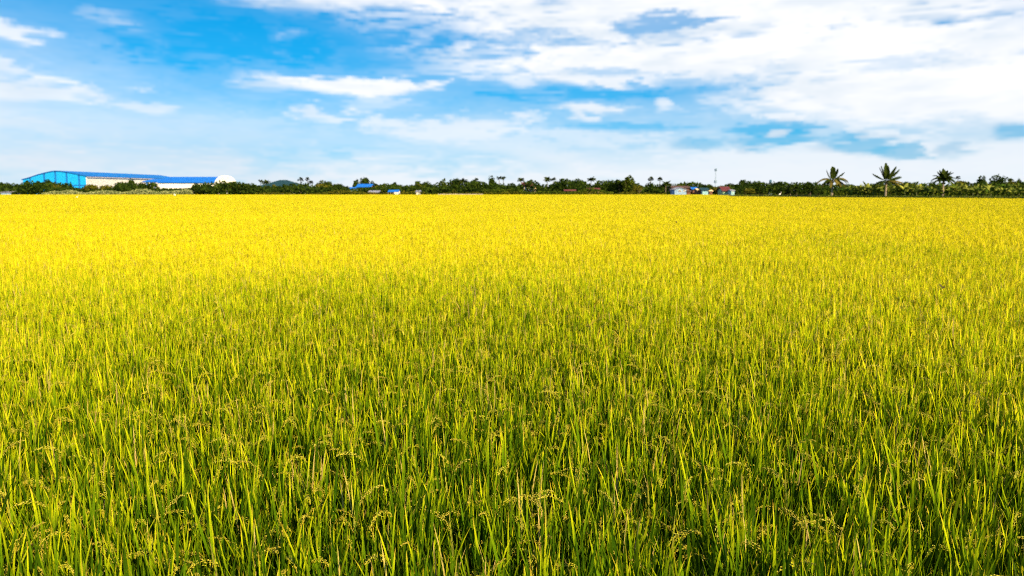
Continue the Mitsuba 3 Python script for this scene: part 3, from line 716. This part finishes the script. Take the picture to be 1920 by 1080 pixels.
for sx in (-.35, .35):
    for sy in (-.35, .35):
        obj('leg', MB().tube([[wx + sx * 1.5, YW + sy * 1.5, 0], [wx + sx, YW + sy, wz0]], .08, 6).mesh(), 'mast_steel', tank)

# ------------------------------------------------------------------ trees of the far edge
belt('scrub_belt', 'dense dark scrub along the far left edge of the field', 'foliage_dark', [(0, 352), (26, 354), (32, 346), (52, 345), (60, 349), (132, 349), (140, 356), (152, 357), (160, 354), (180, 354), (192, 356), (212, 355), (220, 349), (292, 350), (300, 357), (358, 357), (364, 350), (392, 347), (420, 344), (450, 346), (480, 348)], 262, 26, 24, .75)
belt('scrub_belt', 'dense scrub below the teal pavilion and the fan palms', 'foliage_dark', [(438, 349), (470, 350), (560, 351), (590, 346), (640, 349), (655, 356), (700, 355), (724, 351), (752, 352), (800, 350)], 268, 30, 24, .75)
belt('scrub_belt', 'dark mass of trees and scrub along the middle of the far field edge', 'foliage_dark', [(780, 346), (830, 344), (900, 346), (980, 347), (1060, 346), (1150, 344), (1200, 349), (1260, 350)], 282, 34, 26, .85)
belt('scrub_belt', 'dark tree mass behind the small houses right of the middle', 'foliage_dark', [(1255, 349), (1285, 346), (1330, 346), (1345, 349), (1380, 345), (1440, 344), (1475, 347), (1540, 346), (1600, 350)], 300, 40, 24, .85, amp=.42)
belt('scrub_belt', 'dark tree mass behind the banana plants at the right', 'foliage_dark', [(1575, 354), (1610, 351), (1640, 347), (1700, 346), (1760, 346), (1820, 344), (1900, 343), (2000, 343)], 215, 40, 22, .7, amp=.42)
belt('hedge', 'long green clipped looking hedge along the middle of the field edge', 'foliage_mid', [(905, 357), (960, 356.5), (1040, 356.8), (1132, 356.5), (1150, 358)], 258.5, 5, 30, .42, cat='hedge')
belt('low_scrub', 'pale silvery green low bushes in front of the blue roofed halls', 'foliage_pale', [(78, 359.5), (95, 358), (160, 358.5), (210, 358), (260, 359), (360, 359)], 258.5, 3, 34, .34, cat='bushes')
belt('low_scrub', 'yellow green weeds along the middle of the far field edge', 'foliage_olive', [(480, 361), (600, 361.5), (660, 360), (800, 361), (1000, 361.5), (1140, 360.5), (1250, 361)], 257.8, 2, 12, .3, cat='weeds')

F = 'foliage_dark'
for row in [
    (8, 341.5, 44, 275, 'broad dark tree at the extreme left edge of the picture', F),
    (44, 344, 22, 280, 'small dark tree just left of the blue gable end', F),
    (66, 341, 16, 290, 'round tree top before the left corner of the blue gable', 'foliage_mid'),
    (76, 338.5, 13, 292, 'narrow dark tree before the blue gable, left of a taller one', F),
    (94, 337.5, 18, 292, 'tall dark tree before the middle of the blue gable', F),
    (110, 347.5, 44, 272, 'wide olive tree below the middle of the blue gable', 'foliage_olive'),
    (172, 346, 24, 268, 'thin yellowish tree at the near corner of the white side wall', 'foliage_olive'),
    (202, 346.8, 22, 268, 'sparse yellowish tree before the white side wall', 'foliage_olive'),
    (228, 347.5, 28, 272, 'dense dark tree before the white side wall, right of the sparse one', F),
    (247, 336.5, 15, 300, 'tall dark tree where the white side wall ends', F),
    (267, 341, 16, 298, 'dark tree before the lilac shed', F),
    (278, 348, 28, 270, 'rounded green tree under the lilac shed', 'foliage_mid'),
    (372, 350, 20, 268, 'low dark tree at the right end of the dark bays', F),
    (398, 345.5, 26, 272, 'dark tree left under the white arched front', F),
    (418, 344, 26, 274, 'round tree before the white arched front', F),
    (438, 347, 22, 270, 'olive tree at the right foot of the white arched front', 'foliage_olive'),
    (466, 349, 22, 272, 'bushy green tree right of the house with the dull red roof', 'foliage_mid'),
    (516, 347, 11, 300, 'slim olive tree before the dark teal roof', 'foliage_olive'),
    (598, 345, 26, 300, 'olive green tree between the fan palms and the highest tree beside them', 'foliage_olive'),
    (614, 337.5, 30, 306, 'highest tree between the fan palms and the houses with blue roofs', 'foliage_mid'),
    (632, 342.5, 22, 304, 'dark tree right of the highest tree of that clump', F),
    (647, 347.5, 20, 276, 'round dark tree left of the small white house with the blue roof', F),
    (668, 335.5, 11, 316, 'slim dark tree behind the left end of the two storey brown house', F),
    (690, 333.5, 26, 318, 'tall dark tree rising behind the two storey brown house', F),
    (701, 340, 14, 312, 'small dark tree right behind the two storey brown house', F),
    (712, 346, 22, 280, 'olive tree above the grey tin shed', 'foliage_olive'),
    (728, 347, 20, 284, 'bushy tree above the porch of the field hut', 'foliage_mid'),
    (742, 341.5, 13, 300, 'narrow dark tree above the field hut', F),
    (763, 348.5, 26, 276, 'dense dark tree right of the field hut', F),
    (784, 346, 24, 280, 'olive tree above the tiny white hut', 'foliage_olive'),
    (800, 343, 20, 300, 'dark tree right above the tiny white hut', F),
    (831, 340, 15, 306, 'round tree left of the big dark tree over the field wall', 'foliage_mid'),
    (850, 333, 21, 310, 'big dark tree above the pale field wall', F),
    (885, 335.5, 16, 310, 'dark tree right of the pale stemmed palm', F),
    (922, 333, 17, 312, 'tall dark tree left of the two close palms', F),
    (958, 342, 20, 300, 'low dark tree right of the two close palms', F),
    (1082, 337.5, 30, 310, 'wide dark tree between a small and a tall palm', F),
    (1051, 343, 24, 302, 'green tree left of the wide dark tree', 'foliage_mid'),
    (1140, 342.5, 34, 300, 'broad dark tree left of the great tree pair', F),
    (1162, 333, 16, 280, 'left and slimmer one of the great tree pair', F),
    (1176, 328.8, 22, 278, 'right and tallest one of the great tree pair', 'foliage_mid'),
    (1197, 345.5, 22, 274, 'yellow green tree at the right foot of the great tree pair', 'foliage_olive'),
    (1218, 344, 24, 290, 'dark tree below the two tall fan palms right of the great pair', F),
    (1238, 346, 20, 290, 'green tree below the right one of those two fan palms', 'foliage_mid'),
    (1284, 344.5, 30, 310, 'rounded green tree behind the long brown roofed house', 'foliage_mid'),
    (1326, 343.5, 22, 312, 'green tree top behind the cyan house', 'foliage_mid'),
    (1346, 348, 24, 276, 'brownish dark tree between the cyan house and the mint green house', 'foliage_olive'),
    (1366, 344.5, 22, 316, 'dark tree behind the steep dark red roof', F),
    (1392, 337.5, 18, 320, 'tallest dark tree right of the telecom mast', F),
    (1412, 342, 20, 316, 'dark tree left of the water tank', F),
    (1406, 353, 22, 272, 'light green tree low before the trees right of the mint house', 'foliage_olive'),
    (1430, 345, 22, 312, 'green tree just left below the water tank', 'foliage_mid'),
    (1456, 341.5, 24, 314, 'dark rounded tree right of the water tank', F),
    (1482, 341.5, 12, 300, 'small dark tree alone on the skyline left of the coconut palms', F),
    (1494, 345, 12, 300, 'smallest dark tree on the skyline left of the coconut palms', F),
    (1520, 342.5, 30, 280, 'broad dark tree left behind the first coconut palm', F),
    (1604, 349, 22, 230, 'low dark tree between the first two coconut palms', F),
    (1642, 343, 24, 232, 'dark tree left behind the middle coconut palm', F),
    (1700, 342, 34, 228, 'broad dark tree right behind the middle coconut palm', F),
    (1752, 340, 22, 226, 'dark tree left behind the third coconut palm', F),
    (1806, 339, 36, 224, 'flat olive tree right behind the third coconut palm', 'foliage_olive'),
    (1838, 333.5, 20, 226, 'dark blue green tree left of the broadest right hand tree', F),
    (1872, 331, 36, 228, 'broadest dark tree near the right edge of the picture', F),
    (1908, 334, 12, 226, 'slim dark tree at the right edge of the picture', F),
    (1896, 340, 24, 222, 'olive tree between the broadest tree and the right edge', 'foliage_olive')]:
    tree(*row[:5], fol=row[5])
for px, top, w, Y, lab, rd, dp in [
    (489, 337.5, 7, 400, 'left small palm at the left slope of the teal roof', False, 1),
    (499, 338, 12, 398, 'right small palm at the left slope of the teal roof', False, 1),
    (564, 332.3, 9, 380, 'fan palm with a round crown, left one right of the teal pavilion', True, 1),
    (577, 332, 7, 380, 'tallest fan palm right of the teal pavilion', True, 1),
    (583, 338, 8, 376, 'shorter fan palm closest to the olive green trees', True, 1),
    (868, 335, 15, 300, 'palm with a long pale stem above the pale field wall', False, 1.4),
    (893, 333.5, 7, 320, 'small round palm right of the pale stemmed palm', True, 1),
    (936, 331, 8, 322, 'left one of the two close palms', False, 1),
    (944, 331.5, 8, 322, 'right one of the two close palms', False, 1),
    (977, 333.5, 10, 318, 'palm left of the red roofed white house', False, 1.2),
    (996, 336.5, 7, 318, 'small palm behind the red roofed white house', True, 1),
    (1026, 332.3, 11, 316, 'tall palm right of the red roofed white house', False, 1.2),
    (1037, 333.5, 8, 318, 'second palm right of the red roofed white house', False, 1),
    (1061, 336.8, 9, 318, 'small palm left of the wide dark tree', True, 1),
    (1108, 332.5, 12, 314, 'tall bushy palm right of the wide dark tree', False, 1.2),
    (1220, 331, 9, 330, 'left one of the two fan palms right of the great tree pair', True, 1),
    (1237, 332, 8, 330, 'right one of the two fan palms right of the great tree pair', True, 1),
    (1248, 340, 16, 268, 'low palm with yellow hanging leaves left of the pale blue house', False, 1.6),
    (1795, 329.5, 7, 330, 'tiny far fan palm right of the third coconut palm', True, 1)]:
    far_palm(px, top, w, Y, lab, None, rd, 'palm_leaf', dp)
for px, top, w, Y, lab, fol in [
    (633, 354, 10, 262, 'small bluish green bush below the dark trees left of the blue roofed houses', 'foliage_mid'),
    (660, 358, 12, 258.5, 'yellow green bush at the field edge below the small white house', 'foliage_olive'),
    (677, 357, 22, 262, 'green bush left of the grey tin shed', 'foliage_mid'),
    (756, 356, 9, 259, 'pale bush right beside the field hut', 'foliage_olive'),
    (852, 355, 14, 259.5, 'leafy bush behind the middle of the pale field wall', 'foliage_olive'),
    (800, 359, 18, 258.5, 'dark bush right of the tiny white hut', F),
    (1252, 359, 14, 259, 'low bush left of the pale blue house', F),
    (1386, 358, 14, 262, 'dark bush right of the small pale cyan hut', F)]:
    bush(px, top, w, Y, lab, fol)

# ------------------------------------------------------------------ right bank with banana grove and coconut palms
def bank_point(px, back=0.0):
    """point on the bank's centre line seen at this pixel column"""
    s = (px - 960) / FPX
    ys = np.linspace(100, 200, 2001); xs = np.interp(-ys, -BANK[:, 1], BANK[:, 0])
    i = int(np.argmin(np.abs(xs / ys - s * .9932)))
    return xs[i] + back * s, ys[i] + back
BK = MB()
cl = np.stack([np.interp(np.linspace(0, 1, 90), np.linspace(0, 1, len(BANK)), BANK[:, i]) for i in range(2)], 1)
tg = np.gradient(cl, axis=0); tg /= np.linalg.norm(tg, axis=1, keepdims=True); nr = np.stack([-tg[:, 1], tg[:, 0]], 1)
prof_b = [(-1.5, -.1), (-1.1, .62), (-.6, .98), (.5, 1.0), (1.1, .68), (1.6, -.1)]
V = []
for (o, z) in prof_b:
    j = meshkit.noise(np.stack([cl[:, 0] * .9, cl[:, 1] * .9, cl[:, 0] * 0 + o], 1), 3) - .5
    V.append(np.column_stack([cl + nr * o, z + (j * .22 if z > 0 else 0 * j)]))
V = np.stack(V, 1); n_, m_ = V.shape[:2]
i, j = np.meshgrid(np.arange(n_ - 1), np.arange(m_ - 1), indexing='ij')
BK.add(V.reshape(-1, 3), np.stack([i * m_ + j, i * m_ + j + 1, (i + 1) * m_ + j + 1, (i + 1) * m_ + j], -1).reshape(-1, 4))
mat('bank_soil', (.028, .045, .016), .95, .4, 1.5)
scene['field_bank'] = mikit.ply(BK.mesh(), 'bank_soil', smooth=True)
labels['field_bank'] = {'label': 'low dark earth bank crossing the right side of the field', 'category': 'bank', 'kind': 'structure'}
rg = np.random.default_rng(77)
def bank_tufts(n, off, z0, h, fol, name, label):
    u_ = rg.uniform(0, len(cl) - 1.01, n); k = u_.astype(int); fr = (u_ - k)[:, None]
    c = cl[k] * (1 - fr) + cl[k + 1] * fr + nr[k] * (off[0] + (off[1] - off[0]) * rg.uniform(0, 1, (n, 1)))
    M = MB().add(*ribbons(np.column_stack([c, np.full(n, z0)]), rg.uniform(0, 6.28, n), np.abs(rg.normal(.25, .2, n)), np.abs(rg.normal(.5, .4, n)), rg.normal(h, h * .25, n).clip(.08, 3), .06, 3, rg.uniform(0, 1, n)))
    key = thing(name, label, 'grass', kind='stuff')
    scene[key] = mikit.ply(M.mesh(), fol, uv=M.uvs())
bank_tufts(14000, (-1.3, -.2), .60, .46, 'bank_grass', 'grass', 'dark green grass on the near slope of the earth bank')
bank_tufts(3600, (-.1, 1.2), .90, .30, 'bank_grass_lit', 'grass', 'grass on top of the earth bank, coloured light green as if sunlit')

def banana(px, back, h, seed, group='banana plants in the front row along the bank', label='banana plant with broad arching leaves in the front row behind the earth bank'):
    rg = np.random.default_rng(seed)
    x, y = bank_point(px, back)
    t = thing('banana_plant', label, 'banana plant', group)
    hs = h * .52
    obj('stem', MB().tube([[x, y, 0], [x + rg.normal(0, .05), y, hs * .6], [x + rg.normal(0, .08), y, hs]], [.15, .12, .07], 7).mesh(), 'banana_stem', t, smooth=40)
    nl = int(rg.integers(7, 10)); a0 = rg.uniform(0, 6.28)
    for k in range(nl):
        a = a0 + k * 2.4 + rg.normal(0, .2)
        L = h * rg.uniform(.50, .68); th0 = rg.uniform(.10, .75); bd = rg.uniform(.7, 2.0)
        n = 8; tt = np.linspace(0, 1, n + 1); tm = (tt[:-1] + tt[1:]) / 2; th = th0 + bd * tm ** 1.5
        r = np.concatenate([[0], np.cumsum(np.sin(th))]) * L / n; z = np.concatenate([[0], np.cumsum(np.cos(th))]) * L / n
        C = np.array([x, y, hs - .05]) + np.stack([r * math.cos(a), r * math.sin(a), z], 1)
        w = .34 * h / 3.2 * np.sin(np.pi * np.clip((tt - .12) / .90, 0.02, 1) ** .8) ** .6
        w = w * np.where(tt < .12, .15, 1)
        S = np.array([-math.sin(a), math.cos(a), 0.])
        up = .30 * w[:, None] * np.array([0, 0, 1.])
        Lft, Rgt = C + S * w[:, None] * rg.uniform(.75, 1.05, (n + 1, 1)) - up, C - S * w[:, None] * rg.uniform(.75, 1.05, (n + 1, 1)) - up
        M = MB(); v = np.stack([Lft, C, Rgt], 1).reshape(-1, 3)
        q = []
        for i in range(n):
            b = 3 * i; q += [[b, b + 1, b + 4, b + 3], [b + 1, b + 2, b + 5, b + 4]]
        M.add(v, q, np.column_stack([np.full(len(v), rg.uniform(.05, .95)), np.repeat(tt, 3)]))
        obj('leaf', M.mesh(), 'banana_leaf', t, smooth=True, uv=M.uvs())
rb = np.random.default_rng(5)
px = 1588.0; k = 0
while px < 1935:
    banana(px, 3.0 + 6 * rb.uniform(), rb.uniform(2.6, 3.6) * (1 if px < 1800 else .92), 900 + k)
    px += rb.uniform(5.0, 9.5); k += 1
for px in np.arange(1600, 1930, 21):
    banana(px + rb.uniform(-7, 7), 11 + 5 * rb.uniform(), rb.uniform(3.1, 4.0), 980 + int(px), 'banana plants in the back row', 'taller banana plant in the back row of the grove, half hidden by the front row')
# undergrowth in the grove
def grove(name, label, fol, n, x0, x1, b0, b1, hmax, size):
    P = []
    for q in range(n):
        x, y = bank_point(rg.uniform(x0, x1), b0 + (b1 - b0) * rg.uniform())
        P.append([x, y, hmax * rg.uniform() ** 1.2])
    M = MB().add(*quads(rg, np.array(P), size, up=.4))
    key = thing(name, label, 'undergrowth', kind='stuff'); scene[key] = mikit.ply(M.mesh(), fol, uv=M.uvs())
grove('undergrowth', 'dull green undergrowth between the banana plants', 'foliage_mid', 5200, 1545, 1960, 2.2, 14, 1.9, .42)
grove('undergrowth', 'dark shady leaves deep in the banana grove', 'foliage_dark', 5200, 1590, 1960, 9, 24, 2.9, .5)

p1 = bank_point(1560, 2.0)[1]; p2 = bank_point(1661, 2.5)[1]; p3 = bank_point(1768, 5.5)[1]
coconut(1560, p1, 4.05, 'leftmost coconut palm, upright fronds above a wide skirt of drooping ones',
        [(170, 30, -8, 2.4), (100, 2, 6, 2.75), (60, 9, 4, 2.7), (20, 27, -6, 2.5), (5, 54, 2, 2.7), (80, 4, 5, 2.6), (250, 10, 10, 2.4), (285, 5, 8, 2.5),
         (0, 62, 88, 3.4), (30, 68, 96, 3.1), (330, 66, 100, 3.1), (180, 66, 90, 3.4), (150, 62, 100, 3.1), (215, 70, 98, 3.1), (270, 70, 100, 2.8), (90, 70, 100, 2.8), (350, 86, 84, 3.0), (195, 88, 84, 3.0), (300, 92, 80, 2.6), (240, 92, 80, 2.6), (10, 100, 70, 2.6), (170, 100, 70, 2.6)], 0.0, 11, (8, 9, 11, 14, 16, 17, 18, 19))
coconut(1661, p2, 3.85, 'middle coconut palm with a full spray of dark fronds above the banana plants',
        [(172, 16, 4, 3.0), (150, 22, 6, 2.9), (100, 3, 6, 3.3), (70, 12, 8, 3.1), (15, 30, 8, 3.3), (5, 42, 10, 3.2), (178, 60, 4, 2.8), (0, 70, 8, 2.8), (10, 62, 22, 2.9), (60, 10, 10, 3.0), (250, 20, 14, 2.8), (300, 26, 16, 2.8),
         (350, 74, 60, 3.1), (20, 80, 70, 3.0), (190, 84, 70, 2.8), (165, 86, 74, 2.6), (270, 84, 80, 2.5), (320, 84, 75, 2.8), (0, 96, 60, 2.7), (215, 92, 70, 2.6)], 0.05, 12, (12, 13, 17))
coconut(1768, p3, 3.7, 'rightmost of the three coconut palms, narrow with drooping shaggy fronds',
        [(90, 2, 10, 2.3), (180, 14, 40, 2.2), (0, 12, 42, 2.2), (45, 10, 30, 2.2), (220, 16, 60, 2.2), (320, 16, 62, 2.2), (270, 10, 40, 2.2), (150, 22, 85, 2.2), (20, 22, 85, 2.2), (200, 26, 110, 2.3), (340, 26, 112, 2.3), (290, 24, 105, 2.3), (250, 26, 105, 2.3), (170, 36, 120, 2.5), (10, 36, 120, 2.5), (225, 46, 115, 2.4), (315, 46, 115, 2.4), (190, 58, 105, 2.3), (350, 58, 105, 2.3), (270, 50, 110, 2.2), (90, 40, 110, 2.3), (120, 8, 25, 2.3), (60, 8, 25, 2.3)], -.05, 13)

# ------------------------------------------------------------------ birds and insects
def egret(px, py, Y, h, label, az=0.0):
    X = Xat(px, Y); z = Zat(py, Y)
    t = thing('egret', label, 'bird')
    c, s = math.cos(az), math.sin(az)
    P = lambda x, zz: [X + x * c, Y + x * s, z + zz]
    k = h / .6
    M = MB().tube([P(-.24 * k, .10 * k), P(-.17 * k, .13 * k), P(-.05 * k, .19 * k), P(.07 * k, .23 * k), P(.12 * k, .30 * k), P(.09 * k, .40 * k), P(.11 * k, .47 * k), P(.17 * k, .49 * k), P(.20 * k, .485 * k)],
                  np.array([.012, .06, .095, .07, .035, .024, .024, .032, .012]) * k, 9)
    obj('body', M.mesh(), 'feather_white', t, smooth=True)
    obj('bill', MB().tube([P(.20 * k, .485 * k), P(.30 * k, .465 * k)], [.012 * k, .003 * k], 5).mesh(), 'egret_bill', t)
    for d in (-.02, .04):
        obj('leg', MB().tube([P(d * k, .12 * k), P((d - .01) * k, -.10 * k), P(d * k, -.40 * k)], [.012 * k, .009 * k, .008 * k], 5).mesh(), 'insect_dark', t)
bx, by = bank_point(1463, 0)
egret(1463, 366.4, by, .85, 'white egret standing on the dark bank at the right', .4)
egret(327, 367.8, 190, .9, 'white egret standing in the rice before the lower white hall', 2.6)
egret(144, 371.2, 145, .5, 'small white egret in the rice before the blue gable', .3)

def insect(px, py, Y, L, az, pitch, label, spread):
    c0 = at(px, py, Y); t = thing('dragonfly', label, 'insect')
    d = np.array([math.cos(az) * math.cos(pitch), math.sin(az) * math.cos(pitch), math.sin(pitch)])
    s = np.cross(d, [0, 0, 1.]); s /= np.linalg.norm(s); u = np.cross(s, d)
    pts = [c0 + d * L * q for q in (-.55, -.5, -.2, .1, .22, .34, .38)]
    obj('body', MB().tube(pts, np.array([.008, .018, .022, .03, .075, .06, .02]) * L, 7).mesh(), 'insect_dark', t, smooth=True)
    obj('head', MB().ball(c0 + d * L * .42, .065 * L).mesh(), 'insect_dark', t, smooth=True)
    for sg in (-1, 1):
        for q, l in ((.24, .62), (.10, .58)):
            b = c0 + d * L * q
            w = s * sg * math.cos(spread) + u * math.sin(spread)
            v = np.array([b - d * .03 * L, b + d * .04 * L, b + w * l * L * .6 + d * .07 * L, b + w * l * L, b + w * l * L * .6 - d * .06 * L])
            v = np.vstack([v, v + u * .004 * L])
            obj('wing', (v, np.array([[0, 1, 2], [0, 2, 4], [4, 2, 3], [5, 7, 6], [5, 9, 7], [9, 8, 7]])), 'insect_dark', t)
insect(1266, 416, 14.0, .085, math.radians(-35), -.35, 'dark insect flying low over the yellow rice right of the middle', .25)
insect(1766, 541, 6.2, .07, math.radians(25), .35, 'dark winged insect hovering over the rice at the right side', .9)
insect(719, 404, 17.0, .06, math.radians(160), -.5, 'small dark insect flying over the rice left of the middle', .5)
